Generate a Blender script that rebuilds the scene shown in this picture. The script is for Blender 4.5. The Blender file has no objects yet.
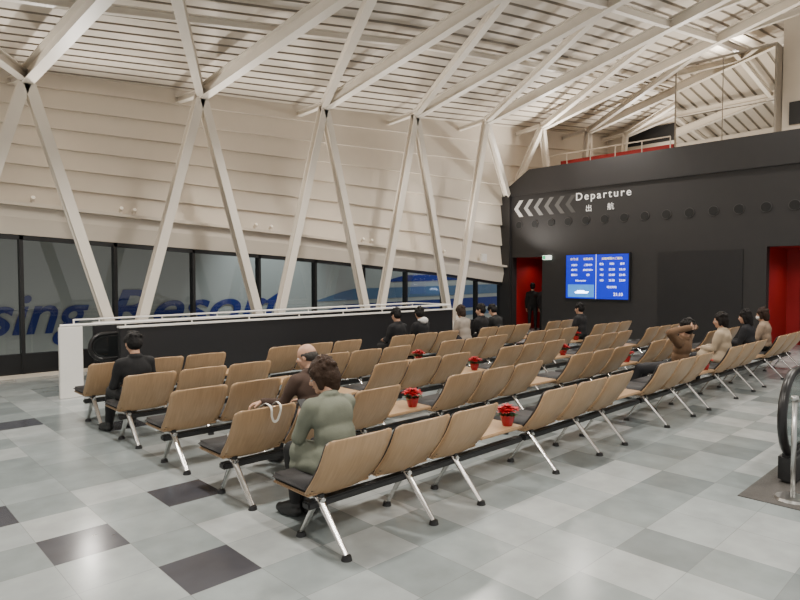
import bpy, bmesh, math, random
from mathutils import Vector, Matrix, Euler
random.seed(4)
scene = bpy.context.scene
COL = scene.collection

# ---------------------------------------------------------------- materials
def mat(name, col, rough=0.5, metal=0.0, emit=0.0, noise=0.0, nscale=20.0, bump=0.0, spec=0.5, dist=0.01):
    m = bpy.data.materials.new(name); m.use_nodes = True
    nt = m.node_tree; b = nt.nodes["Principled BSDF"]
    b.inputs["Base Color"].default_value = (*col, 1)
    b.inputs["Roughness"].default_value = rough
    b.inputs["Metallic"].default_value = metal
    b.inputs["Specular IOR Level"].default_value = spec
    if emit > 0:
        b.inputs["Emission Color"].default_value = (*col, 1)
        b.inputs["Emission Strength"].default_value = emit
    tc = nt.nodes.new("ShaderNodeTexCoord")
    nz = nt.nodes.new("ShaderNodeTexNoise"); nz.inputs["Scale"].default_value = nscale
    nz.inputs["Detail"].default_value = 4
    nt.links.new(tc.outputs["Object"], nz.inputs["Vector"])
    if noise > 0:
        mx = nt.nodes.new("ShaderNodeMix"); mx.data_type = 'RGBA'
        mx.inputs[6].default_value = (*[c*(1-noise) for c in col], 1)
        mx.inputs[7].default_value = (*[min(1, c*(1+noise)) for c in col], 1)
        nt.links.new(nz.outputs["Fac"], mx.inputs[0])
        nt.links.new(mx.outputs[2], b.inputs["Base Color"])
    if bump > 0:
        bp = nt.nodes.new("ShaderNodeBump"); bp.inputs["Strength"].default_value = bump
        bp.inputs["Distance"].default_value = dist
        nt.links.new(nz.outputs["Fac"], bp.inputs["Height"])
        nt.links.new(bp.outputs["Normal"], b.inputs["Normal"])
    return m

def wood_mat():
    m = mat("beech_wood", (0.42, 0.27, 0.15), rough=0.33)
    nt = m.node_tree; b = nt.nodes["Principled BSDF"]
    tc = nt.nodes.new("ShaderNodeTexCoord"); mp = nt.nodes.new("ShaderNodeMapping")
    mp.inputs["Scale"].default_value = (18, 3, 1.2)
    nz = nt.nodes.new("ShaderNodeTexNoise"); nz.inputs["Scale"].default_value = 3; nz.inputs["Detail"].default_value = 5
    rp = nt.nodes.new("ShaderNodeValToRGB")
    rp.color_ramp.elements[0].color = (0.37, 0.235, 0.125, 1); rp.color_ramp.elements[0].position = 0.3
    rp.color_ramp.elements[1].color = (0.46, 0.30, 0.17, 1); rp.color_ramp.elements[1].position = 0.7
    nt.links.new(tc.outputs["Object"], mp.inputs["Vector"]); nt.links.new(mp.outputs[0], nz.inputs["Vector"])
    nt.links.new(nz.outputs["Fac"], rp.inputs[0]); nt.links.new(rp.outputs[0], b.inputs["Base Color"])
    return m

M = {}
M['wood'] = wood_mat()
M['white_paint'] = mat("warm_white_paint", (0.68, 0.61, 0.52), 0.55, noise=0.03, nscale=3)
M['steel_white'] = mat("white_painted_steel", (0.76, 0.70, 0.615), 0.45, noise=0.03, nscale=5)
M['deck'] = mat("deck_panel", (0.60, 0.54, 0.46), 0.6, noise=0.05, nscale=2)
M['gap'] = mat("deck_gap", (0.30, 0.265, 0.22), 0.8)
M['black_wall'] = mat("charcoal_wall", (0.022, 0.0205, 0.021), 0.5, noise=0.1, nscale=4)
M['black_panel'] = mat("black_panel", (0.014, 0.0135, 0.015), 0.4, noise=0.1, nscale=6)
M['seam'] = mat("seam_dark", (0.003, 0.003, 0.003), 0.7)
M['rim'] = mat("nozzle_rim", (0.06, 0.057, 0.057), 0.4)
M['red'] = mat("red_paint", (0.33, 0.008, 0.010), 0.5, noise=0.05)
M['white'] = mat("white_enamel", (0.80, 0.78, 0.74), 0.35, noise=0.02)
M['black'] = mat("black_plastic", (0.014, 0.014, 0.015), 0.45, noise=0.1)
M['fabric_black'] = mat("black_seat_vinyl", (0.016, 0.015, 0.016), 0.6, noise=0.15, bump=0.2, nscale=60)
M['rubber'] = mat("black_rubber", (0.010, 0.010, 0.011), 0.32, noise=0.1)
M['alu'] = mat("polished_aluminium", (0.72, 0.71, 0.69), 0.22, metal=1.0, noise=0.03)
M['steel'] = mat("brushed_steel", (0.55, 0.55, 0.54), 0.3, metal=1.0, noise=0.05, nscale=40)
M['grate'] = mat("entrance_mat", (0.07, 0.065, 0.06), 0.8, noise=0.3, nscale=80, bump=0.4)
M['mirror'] = mat("mirror_polished", (0.80, 0.77, 0.72), 0.02, metal=1.0, noise=0.01)
M['frame'] = mat("window_frame_black", (0.012, 0.012, 0.013), 0.4, noise=0.1)
M['blue'] = mat("ship_blue", (0.006, 0.024, 0.19), 0.5, noise=0.05)
M['light_blue'] = mat("ship_light_blue", (0.09, 0.16, 0.27), 0.5, noise=0.05)
M['hull'] = mat("ship_hull_white", (0.40, 0.41, 0.39), 0.5, noise=0.06, nscale=1.0)
M['blocker'] = mat("blocker_dark", (0.02, 0.022, 0.025), 0.9, noise=0.3, nscale=6)  # dark surface for the slabs added outside to block light
M['screen'] = mat("display_blue", (0.003, 0.014, 0.45), 0.3, emit=1.2)
M['screen_white'] = mat("display_white", (0.85, 0.9, 1.0), 0.3, emit=2.0)
M['screen_yellow'] = mat("display_yellow", (0.95, 0.80, 0.2), 0.3, emit=1.6)
M['screen_cyan'] = mat("display_sea", (0.05, 0.22, 0.60), 0.3, emit=1.2, noise=0.6, nscale=9)
M['sign_white'] = mat("sign_white", (0.80, 0.79, 0.77), 0.5, emit=0.25)
M['sign_green'] = mat("sign_green", (0.02, 0.45, 0.18), 0.5, emit=1.2)
M['lamp'] = mat("lamp_glow", (0.9, 0.82, 0.7), 0.4, emit=0.3)
M['green'] = mat("leaf_green", (0.03, 0.12, 0.025), 0.5, noise=0.3)
M['bract'] = mat("poinsettia_red", (0.48, 0.006, 0.012), 0.5, noise=0.3)
M['foil'] = mat("pot_wrap_red", (0.30, 0.005, 0.010), 0.22, noise=0.15, bump=0.4, nscale=30)
M['skin'] = mat("skin", (0.52, 0.30, 0.20), 0.5, noise=0.06, nscale=12)
M['eye'] = mat("eye_white", (0.8, 0.78, 0.74), 0.2)
M['iris'] = mat("iris_dark", (0.02, 0.012, 0.008), 0.15)
M['lip'] = mat("lip", (0.40, 0.15, 0.12), 0.5)
M['canvas'] = mat("canvas_white", (0.72, 0.69, 0.62), 0.85, noise=0.08, nscale=60, bump=0.3)

g = bpy.data.materials.new("window_glass"); g.use_nodes = True
nt = g.node_tree; nt.nodes.clear()
o = nt.nodes.new("ShaderNodeOutputMaterial"); mix = nt.nodes.new("ShaderNodeMixShader")
tr = nt.nodes.new("ShaderNodeBsdfTransparent"); tr.inputs[0].default_value = (0.72, 0.77, 0.77, 1)
gl = nt.nodes.new("ShaderNodeBsdfGlossy"); gl.inputs["Roughness"].default_value = 0.03
mix.inputs[0].default_value = 0.06
nt.links.new(tr.outputs[0], mix.inputs[1]); nt.links.new(gl.outputs[0], mix.inputs[2]); nt.links.new(mix.outputs[0], o.inputs[0])
M['glass'] = g

def floor_mat():
    m = bpy.data.materials.new("vinyl_floor_tiles"); m.use_nodes = True
    nt = m.node_tree; N = nt.nodes; L = nt.links; b = N["Principled BSDF"]
    T = 0.46
    tc = N.new("ShaderNodeTexCoord"); sp = N.new("ShaderNodeSeparateXYZ"); L.new(tc.outputs["Object"], sp.inputs[0])
    def math_(op, a, bb=None, c=None):
        n = N.new("ShaderNodeMath"); n.operation = op
        for k, v in enumerate((a, bb, c)):
            if v is None: continue
            if isinstance(v, (int, float)): n.inputs[k].default_value = v
            else: L.new(v, n.inputs[k])
        return n.outputs[0]
    cx = math_('DIVIDE', math_('SUBTRACT', sp.outputs[0], 1.466), T)
    cy = math_('DIVIDE', math_('SUBTRACT', sp.outputs[1], 3.24), T)
    fx = math_('FLOOR', cx); fy = math_('FLOOR', cy)
    cb = N.new("ShaderNodeCombineXYZ"); L.new(fx, cb.inputs[0]); L.new(fy, cb.inputs[1])
    wn = N.new("ShaderNodeTexWhiteNoise"); wn.noise_dimensions = '2D'; L.new(cb.outputs[0], wn.inputs["Vector"])
    rp = N.new("ShaderNodeValToRGB"); cr = rp.color_ramp; cr.interpolation = 'CONSTANT'
    tones = [(0.0, (0.24, 0.275, 0.278)), (0.22, (0.345, 0.38, 0.382)), (0.42, (0.285, 0.322, 0.325)), (0.62, (0.41, 0.438, 0.436)),
             (0.80, (0.19, 0.218, 0.222)), (0.90, (0.37, 0.40, 0.40))]
    cr.elements[0].position = tones[0][0]; cr.elements[0].color = (*tones[0][1], 1)
    cr.elements[1].position = tones[1][0]; cr.elements[1].color = (*tones[1][1], 1)
    for p, c in tones[2:]:
        e = cr.elements.new(p); e.color = (*c, 1)
    L.new(wn.outputs["Value"], rp.inputs[0])
    acc = None
    for (i, j) in [(0, 0), (-1, 2), (1, 3), (-2, 4), (0, 11), (2, 9)]:
        v = math_('MULTIPLY', math_('COMPARE', fx, i, 0.1), math_('COMPARE', fy, j, 0.1))
        acc = v if acc is None else math_('MAXIMUM', acc, v)
    mx = N.new("ShaderNodeMix"); mx.data_type = 'RGBA'; L.new(acc, mx.inputs[0]); L.new(rp.outputs[0], mx.inputs[6])
    mx.inputs[7].default_value = (0.06, 0.062, 0.075, 1)
    nz = N.new("ShaderNodeTexNoise"); nz.inputs["Scale"].default_value = 4.0; nz.inputs["Detail"].default_value = 8
    L.new(tc.outputs["Object"], nz.inputs["Vector"])
    k = math_('MULTIPLY_ADD', nz.outputs["Fac"], 0.6, 0.70)
    vm = N.new("ShaderNodeVectorMath"); vm.operation = 'SCALE'; L.new(mx.outputs[2], vm.inputs[0]); L.new(k, vm.inputs["Scale"])
    gx = math_('ABSOLUTE', math_('SUBTRACT', math_('FRACT', cx), 0.5)); gy = math_('ABSOLUTE', math_('SUBTRACT', math_('FRACT', cy), 0.5))
    seam = math_('GREATER_THAN', math_('MAXIMUM', gx, gy), 0.4955)
    m2 = N.new("ShaderNodeMix"); m2.data_type = 'RGBA'; L.new(math_('MULTIPLY', seam, 0.5), m2.inputs[0]); L.new(vm.outputs[0], m2.inputs[6])
    m2.inputs[7].default_value = (0.14, 0.14, 0.14, 1)
    L.new(m2.outputs[2], b.inputs["Base Color"])
    rr = math_('MULTIPLY_ADD', nz.outputs["Fac"], 0.08, 0.15); L.new(rr, b.inputs["Roughness"])
    return m
M['floor'] = floor_mat()

# ---------------------------------------------------------------- object helpers
def link(o, parent=None, label=None, category=None, group=None, kind=None):
    COL.objects.link(o)
    if parent is not None: o.parent = parent
    if label: o["label"] = label
    if category: o["category"] = category
    if group: o["group"] = group
    if kind: o["kind"] = kind
    return o
def empty(name, loc, rz=0.0, **k):
    o = bpy.data.objects.new(name, None); o.location = loc; o.rotation_euler = (0, 0, rz); o.empty_display_size = 0.1
    return link(o, **k)
def mesh_from_bm(name, bm, mats, smooth=False):
    me = bpy.data.meshes.new(name); bmesh.ops.recalc_face_normals(bm, faces=bm.faces[:])
    bm.to_mesh(me); bm.free()
    for m in (mats if isinstance(mats, (list, tuple)) else [mats]): me.materials.append(m)
    if smooth: me.polygons.foreach_set("use_smooth", [True]*len(me.polygons))
    return me
def obj(name, me, loc=(0, 0, 0), rz=0.0, **k):
    o = bpy.data.objects.new(name, me); o.location = loc; o.rotation_euler = (0, 0, rz)
    return link(o, **k)
def add_box(bm, lo, hi, mi=0, bevel=0.0, seg=2):
    c = [(a+b)/2 for a, b in zip(lo, hi)]; s = [abs(b-a) for a, b in zip(lo, hi)]
    r = bmesh.ops.create_cube(bm, size=1, matrix=Matrix.Translation(c) @ Matrix.Diagonal((*s, 1)))
    vs = r['verts']; fs = set(f for v in vs for f in v.link_faces)
    for f in fs: f.material_index = mi
    if bevel > 0:
        es = list(set(e for v in vs for e in v.link_edges))
        bmesh.ops.bevel(bm, geom=es, offset=bevel, segments=seg, affect='EDGES', clamp_overlap=True)
def box_mesh(name, lo, hi, m, bevel=0.0):
    bm = bmesh.new(); add_box(bm, lo, hi, 0, bevel); return mesh_from_bm(name, bm, m)
def orient(p0, p1, up=Vector((0, 0, 1))):
    d = (Vector(p1)-Vector(p0)).normalized()
    if abs(d.dot(up)) > 0.98: up = Vector((0, 1, 0))
    x = up.cross(d).normalized(); y = d.cross(x)
    return Matrix((x, y, d)).transposed().to_4x4()
def add_cyl(bm, p0, p1, r0, r1=None, seg=14, mi=0, caps=True):
    if r1 is None: r1 = r0
    p0 = Vector(p0); p1 = Vector(p1); L = (p1-p0).length
    mtx = Matrix.Translation((p0+p1)/2) @ orient(p0, p1)
    r = bmesh.ops.create_cone(bm, cap_ends=caps, segments=seg, radius1=r0, radius2=r1, depth=L, matrix=mtx)
    for f in set(f for v in r['verts'] for f in v.link_faces): f.material_index = mi
def add_sph(bm, c, r, rot=None, seg=14, mi=0):
    if isinstance(r, (int, float)): r = (r, r, r)
    mtx = Matrix.Translation(c) @ (rot.to_4x4() if rot else Matrix.Identity(4)) @ Matrix.Diagonal((*r, 1))
    rr = bmesh.ops.create_uvsphere(bm, u_segments=seg, v_segments=max(8, seg*2//3), radius=1, matrix=mtx)
    for f in set(f for v in rr['verts'] for f in v.link_faces): f.material_index = mi
def add_caps(bm, p0, r0, p1, r1):
    add_sph(bm, p0, r0); add_sph(bm, p1, r1)
    if (Vector(p1)-Vector(p0)).length > 1e-4: add_cyl(bm, p0, p1, r0, r1)
def h_beam_mesh(name, L, w, h, tf, tw, m):
    pts = [(-w/2, -h/2), (w/2, -h/2), (w/2, -h/2+tf), (tw/2, -h/2+tf), (tw/2, h/2-tf), (w/2, h/2-tf), (w/2, h/2), (-w/2, h/2),
           (-w/2, h/2-tf), (-tw/2, h/2-tf), (-tw/2, -h/2+tf), (-w/2, -h/2+tf)]
    bm = bmesh.new()
    a = [bm.verts.new((x, y, 0)) for x, y in pts]; b = [bm.verts.new((x, y, L)) for x, y in pts]
    n = len(pts)
    for i in range(n): bm.faces.new((a[i], a[(i+1) % n], b[(i+1) % n], b[i]))
    bm.faces.new(a[::-1]); bm.faces.new(b)
    return mesh_from_bm(name, bm, m)
def beam(name, p0, p1, w, h, m, up=Vector((0, 0, 1)), tf=0.018, tw=0.014, **k):
    p0 = Vector(p0); p1 = Vector(p1)
    me = h_beam_mesh(name, (p1-p0).length, w, h, tf, tw, m)
    o = bpy.data.objects.new(name, me)
    o.matrix_world = Matrix.Translation(p0) @ orient(p0, p1, up)
    return link(o, **k)
def tube(name, pts, r, m, parent=None, res=6, cyclic=False, **k):
    cu = bpy.data.curves.new(name, 'CURVE'); cu.dimensions = '3D'; cu.bevel_depth = r; cu.bevel_resolution = 3
    s = cu.splines.new('POLY'); s.points.add(len(pts)-1)
    for p, q in zip(s.points, pts): p.co = (*q, 1)
    s.use_cyclic_u = cyclic; cu.use_fill_caps = True
    t = bpy.data.objects.new("tmp", cu); COL.objects.link(t)
    dg = bpy.context.evaluated_depsgraph_get(); me = bpy.data.meshes.new_from_object(t.evaluated_get(dg))
    bpy.data.objects.remove(t); me.materials.clear(); me.materials.append(m)
    me.polygons.foreach_set("use_smooth", [True]*len(me.polygons)); me.name = name
    o = bpy.data.objects.new(name, me); return link(o, parent=parent, **k)
def text(name, body, size, mtx, m, parent=None, align='CENTER', shear=0.0, extrude=0.006, bold=0.0, spacing=1.0, xs=1.0, **k):
    cu = bpy.data.curves.new(name, 'FONT'); cu.body = body; cu.size = size; cu.align_x = align; cu.align_y = 'CENTER'
    cu.extrude = extrude; cu.shear = shear; cu.offset = bold; cu.space_character = spacing
    t = bpy.data.objects.new("tmp", cu); COL.objects.link(t)
    dg = bpy.context.evaluated_depsgraph_get(); me = bpy.data.meshes.new_from_object(t.evaluated_get(dg))
    bpy.data.objects.remove(t); me.materials.clear(); me.materials.append(m); me.name = name
    if xs != 1.0: me.transform(Matrix.Diagonal((xs, 1, 1, 1)))
    o = bpy.data.objects.new(name, me); link(o, parent=parent, **k); o.matrix_local = mtx
    return o
FACE_MX = Matrix(((0, 0, -1), (-1, 0, 0), (0, 1, 0))).to_4x4()
FACE_MY = Matrix(((1, 0, 0), (0, 0, -1), (0, 1, 0))).to_4x4()

# ---------------------------------------------------------------- dimensions
YW = 12.5; YS = 11.4; XW = 16.8; XG = 24.0; X0 = -3.5; YB = -5.0
def lerp_tab(tab, x):
    if x <= tab[0][0]: return tab[0][1]
    for (a, fa), (b, fb) in zip(tab, tab[1:]):
        if x <= b: return fa+(fb-fa)*(x-a)/(b-a)
    return tab[-1][1]
def win_top(x): return lerp_tab([(-4, 2.72), (2.3, 2.56), (8.6, 2.27), (13.7, 1.92), (16.8, 1.60), (25, 1.5)], x)
def slope(x): return lerp_tab([(-0.5, 0.0), (2.5, 0.03), (5.5, 0.10), (8.5, 0.18), (11.5, 0.21), (14.5, 0.23), (17.5, 0.25)], x)
def beam_z(x, y): return 5.05+0.117*(x-2.46)+slope(x)*(YS-y)
def roof_z(x, y): return beam_z(x, y)+0.42

# ---------------------------------------------------------------- floor
bm = bmesh.new(); add_box(bm, (X0-1, YB-1, -0.2), (XG, YW+0.2, 0.0))
obj("floor", mesh_from_bm("floor", bm, M['floor']), kind="structure", label="grey vinyl tiled floor with scattered dark tiles")

# ---------------------------------------------------------------- truss wall (lapped boards)
bm = bmesh.new()
xs = [X0+(XG-X0)*i/28 for i in range(29)]
K = 7
def brd(x, k):
    a = win_top(x)+0.55; b = roof_z(x, YW)+0.1
    return a+(b-a)*k/K
for k in range(K):
    lo_f = [bm.verts.new((x, YW-0.085, brd(x, k))) for x in xs]
    hi_f = [bm.verts.new((x, YW-0.005, brd(x, k+1)-0.0)) for x in xs]
    lo_b = [bm.verts.new((x, YW+0.02, brd(x, k))) for x in xs]
    for i in range(len(xs)-1):
        bm.faces.new((lo_f[i], lo_f[i+1], hi_f[i+1], hi_f[i])); bm.faces.new((lo_b[i], lo_b[i+1], lo_f[i+1], lo_f[i]))
a = [bm.verts.new((x, YW+0.12, win_top(x))) for x in xs]; b = [bm.verts.new((x, YW+0.12, roof_z(x, YW)+0.3)) for x in xs]
for i in range(len(xs)-1): bm.faces.new((a[i], a[i+1], b[i+1], b[i]))
obj("wall_left", mesh_from_bm("wall_left", bm, M['white_paint']), kind="structure", label="white lapped metal panel wall above the windows")
bm = bmesh.new()
prof = [(YW+0.1, 0.0), (YW-0.10, 0.0), (YW-0.16, 0.30), (YW-0.14, 0.50), (YW-0.30, 0.50), (YW-0.30, 0.56), (YW+0.1, 0.56)]
rings = [[bm.verts.new((x, y, win_top(x)+z)) for y, z in prof] for x in xs]
for r0, r1 in zip(rings, rings[1:]):
    for j in range(len(prof)): bm.faces.new((r0[j], r0[(j+1) % 7], r1[(j+1) % 7], r1[j]))
bm.faces.new(rings[0]); bm.faces.new(rings[-1][::-1])
obj("trim_1", mesh_from_bm("trim_1", bm, M['white_paint']), kind="structure", label="white window-head fascia with ledge")
bm = bmesh.new(); add_box(bm, (X0, YW-0.14, 0.0), (XW, YW+0.1, 0.06))
obj("baseboard_left", mesh_from_bm("baseboard_left", bm, M['white_paint']), kind="structure")

# windows
xw = [2.57+1.6*i for i in range(-4, 10)]
for n, (xa, xb) in enumerate(zip(xw, xw[1:])):
    if xa > XW-0.2: break
    xb = min(xb, XW-0.02)
    bm = bmesh.new()
    def quad_prism(p, y0, y1, mi):
        f = [bm.verts.new((x, y0, z)) for x, z in p]; bk = [bm.verts.new((x, y1, z)) for x, z in p]
        fs = [bm.faces.new(f), bm.faces.new(bk[::-1])]
        for i in range(4): fs.append(bm.faces.new((f[i], f[(i+1) % 4], bk[(i+1) % 4], bk[i])))
        for q in fs: q.material_index = mi
    za, zb = win_top(xa), win_top(xb); t = 0.05; zs = 0.42
    quad_prism([(xa, .06), (xa+t, .06), (xa+t, za), (xa, za)], YW-.08, YW+.08, 0)
    quad_prism([(xb-.01, .06), (xb, .06), (xb, zb), (xb-.01, zb)], YW-.08, YW+.08, 0)
    quad_prism([(xa, .06), (xb, .06), (xb, zs), (xa, zs)], YW-.06, YW+.06, 0)
    quad_prism([(xa, za-.08), (xb, zb-.08), (xb, zb), (xa, za)], YW-.08, YW+.08, 0)
    f = bm.faces.new([bm.verts.new(v) for v in ((xa+t, YW, zs), (xb-.01, YW, zs), (xb-.01, YW, zb-.08), (xa+t, YW, za-.08))]); f.material_index = 1
    obj("window_%d" % (n+1), mesh_from_bm("window", bm, [M['frame'], M['glass']]), kind="structure", label="tall black-framed glass window")

# ---------------------------------------------------------------- ceiling deck
bm = bmesh.new()
xs2 = [X0+(XG-X0)*i/22 for i in range(23)]
ys = []; y = YW+0.1; p = 0.32
while y > YB:
    ys += [(y, 0.0, 0), (y-0.24, 0.0, 1), (y-0.25, 0.045, 1), (y-0.31, 0.045, 1)]
    y -= p
prev = None
for (yy, dz, mi) in ys:
    ring = [bm.verts.new((x, yy, roof_z(x, yy)+dz)) for x in xs2]
    if prev:
        pr, pmi, pdz = prev
        for i in range(len(xs2)-1):
            f = bm.faces.new((pr[i], pr[i+1], ring[i+1], ring[i]))
            f.material_index = 0 if pmi == 0 else 1
    prev = (ring, mi, dz)
obj("ceiling", mesh_from_bm("ceiling", bm, [M['deck'], M['gap']]), kind="structure", label="sloping ribbed metal roof deck")

# ---------------------------------------------------------------- steelwork
nodesX = [-0.5+3*i for i in range(0, 9)]
def brace(bot, top):
    beam("steel_brace", bot, top, 0.17, 0.18, M['steel_white'], up=Vector((0, 1, 0)), category="steel brace",
         label="white painted diagonal steel brace standing before the wall", group="diagonal wall braces")
for X in nodesX:
    if X > XG: continue
    top = (X, YS, beam_z(X, YS))
    for s in (-1, 1):
        bx = X+1.5*s
        if X == 14.5 and s == 1: brace((16.60, 12.15, 4.52), top); continue
        if X == 17.5 and s == -1: brace((17.20, 12.15, 5.06), top); continue
        if X > XW:
            if bx > XG: continue
            zb = 5.06; f = (top[2]-zb)/top[2]
            brace((X+1.5*s*f, YS, zb), top)
        else: brace((bx, YS, 0.0), top)
    beam("roof_rafter", top, (X, YB+0.2, beam_z(X, YB+0.2)), 0.17, 0.26, M['steel_white'], category="roof beam",
         label="white painted steel roof rafter under the deck", group="roof rafters")
    beam("tie_strut", (X, YS+0.1, beam_z(X, YS)+0.03), (X, YW-0.06, beam_z(X, YW)+0.2), 0.12, 0.12, M['steel_white'], category="steel strut",
         label="short white steel strut tying brace to wall", group="wall ties")
for a, b in zip(nodesX, nodesX[1:]):
    beam("roof_diagonal", (b, YS, beam_z(b, YS)), (a, 6.0, beam_z(a, 6.0)), 0.14, 0.17, M['steel_white'], category="roof brace",
         label="white diagonal roof brace between rafters", group="roof diagonals")
    beam("roof_diagonal", (a, 6.0, beam_z(a, 6.0)), (b, 1.0, beam_z(b, 1.0)), 0.14, 0.17, M['steel_white'], category="roof brace",
         label="white diagonal roof brace between rafters", group="roof diagonals")
    for yy in (6.0, 1.0):
        beam("roof_purlin", (a, yy, beam_z(a, yy)), (b, yy, beam_z(b, yy)), 0.12, 0.18, M['steel_white'], category="roof beam",
             label="white steel tie beam between rafters", group="roof tie beams")
    beam("roof_purlin", (a, 8.7, beam_z(a, 8.7)+0.2), (b, 8.7, beam_z(b, 8.7)+0.2), 0.10, 0.12, M['steel_white'], category="roof beam",
         label="white steel tie beam between rafters", group="roof tie beams")

# ---------------------------------------------------------------- departure wall (charcoal)
bm = bmesh.new()
th = 0.25; ZT = 5.3
add_box(bm, (XW, 12.06, 0), (XW+th, YW+0.2, 4.5))
add_box(bm, (XW, 10.9, 2.45), (XW+th, 12.06, 4.5))
add_box(bm, (XW, 4.5, 0), (XW+th, 10.9, 4.5))
add_box(bm, (XW, 2.2, 2.55), (XW+th, 4.5, 4.5))
add_box(bm, (XW, YB, 0), (XW+th, 2.2, 4.5))
fr = [(YB, 4.5), (YW+0.2, 4.5), (11.4, ZT), (YB, ZT)]
f0 = [bm.verts.new((XW-0.06, y, z)) for y, z in fr]; f1 = [bm.verts.new((XW+th, y, z)) for y, z in fr]
bm.faces.new(f0); bm.faces.new(f1[::-1])
for i in range(4): bm.faces.new((f0[i], f0[(i+1) % 4], f1[(i+1) % 4], f1[i]))
obj("wall_right", mesh_from_bm("wall_right", bm, M['black_wall']), kind="structure", label="charcoal wall below the upper deck")
bm = bmesh.new(); add_box(bm, (XW-0.10, YW-0.38, 0), (XW, YW+0.1, 4.5))
obj("trim_3", mesh_from_bm("trim_3", bm, M['black_wall']), kind="structure", label="charcoal corner trim")
bm = bmesh.new(); add_box(bm, (XW+th, YB, 4.9), (XG, YW, 5.05))
obj("trim_2", mesh_from_bm("trim_2", bm, M['white_paint']), kind="structure", label="upper level floor slab")
def alcove(n, ya, yb, zt):
    bm = bmesh.new(); d = 1.6; t = 0.06; x0 = XW+th
    add_box(bm, (x0+d, ya-t, 0), (x0+d+t, yb+t, zt+t)); add_box(bm, (x0, ya-t, 0), (x0+d, ya, zt)); add_box(bm, (x0, yb, 0), (x0+d, yb+t, zt))
    add_box(bm, (x0, ya-t, zt), (x0+d, yb+t, zt+t))
    obj("wall_alcove%d" % n, mesh_from_bm("alcove", bm, M['red']), kind="structure", label="red painted recess in the charcoal wall")
alcove(1, 10.9, 12.06, 2.45); alcove(2, 2.2, 4.5, 2.55)
bm = bmesh.new(); add_box(bm, (XW+th+1.52, 3.2, 0), (XW+th+1.6, 4.15, 2.15), bevel=0.01); add_box(bm, (XW+th+1.49, 3.28, 1.0), (XW+th+1.52, 3.34, 1.2))
obj("door_1", mesh_from_bm("door_1", bm, M['black_panel']), kind="structure", label="dark door inside the red recess")
bm = bmesh.new(); add_box(bm, (XW-0.025, 5.02, 0.02), (XW, 7.16, 2.5), bevel=0.004)
obj("door_2", mesh_from_bm("door_2", bm, M['black_panel']), kind="structure", label="large flush black panel door")
def ring_mesh():
    bm = bmesh.new()
    add_cyl(bm, (0, 0, 0), (-0.02, 0, 0), 0.128, seg=28, mi=0)
    add_cyl(bm, (-0.02, 0, 0), (-0.026, 0, 0), 0.114, seg=28, mi=1)
    return mesh_from_bm("air_nozzle", bm, [M['rim'], M['seam']])
rm = ring_mesh()
for i in range(14):
    obj("air_nozzle", rm, (XW, 3.93+0.605*i, 3.52), category="air vent", label="round black air nozzle set into the charcoal wall", group="row of air nozzles")

# departure sign
sg = empty("departure_sign", (XW, 9.0, 4.2), category="sign", label="white Departure lettering with row of chevrons on charcoal wall")
def TX(y, z): return Matrix.Translation((-0.01, y-9.0, z-4.2)) @ FACE_MX
text("lettering", "Departure", 0.325, TX(8.84, 4.24), M['sign_white'], parent=sg, spacing=1.3, bold=0.002)
text("lettering", "出", 0.22, TX(9.28, 3.86), M['sign_white'], parent=sg)
text("lettering", "航", 0.22, TX(8.58, 3.86), M['sign_white'], parent=sg)
for i in range(6):
    bm = bmesh.new(); w = 0.15; h = 0.27; t = 0.15
    yc = 12.0-i*0.385
    P = [(0, 0), (0.21, h), (0.21+t, h), (t, 0), (0.21+t, -h), (0.21, -h)]
    a = [bm.verts.new((-0.008, -x, z)) for x, z in P]; b = [bm.verts.new((0, -x, z)) for x, z in P]
    for v in (a, b):
        bm.faces.new((v[0], v[1], v[2], v[3])); bm.faces.new((v[0], v[3], v[4], v[5]))
    for k in range(6): bm.faces.new((a[k], a[(k+1) % 6], b[(k+1) % 6], b[k]))
    c = 0.55*(0.55**i)+0.04
    mm = mat("chevron_tone", (c, c*0.98, c*0.95), 0.5, emit=0.1)
    obj("chevron", mesh_from_bm("chevron", bm, mm), (0, yc-9.0, 4.06-4.2), parent=sg)

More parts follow.
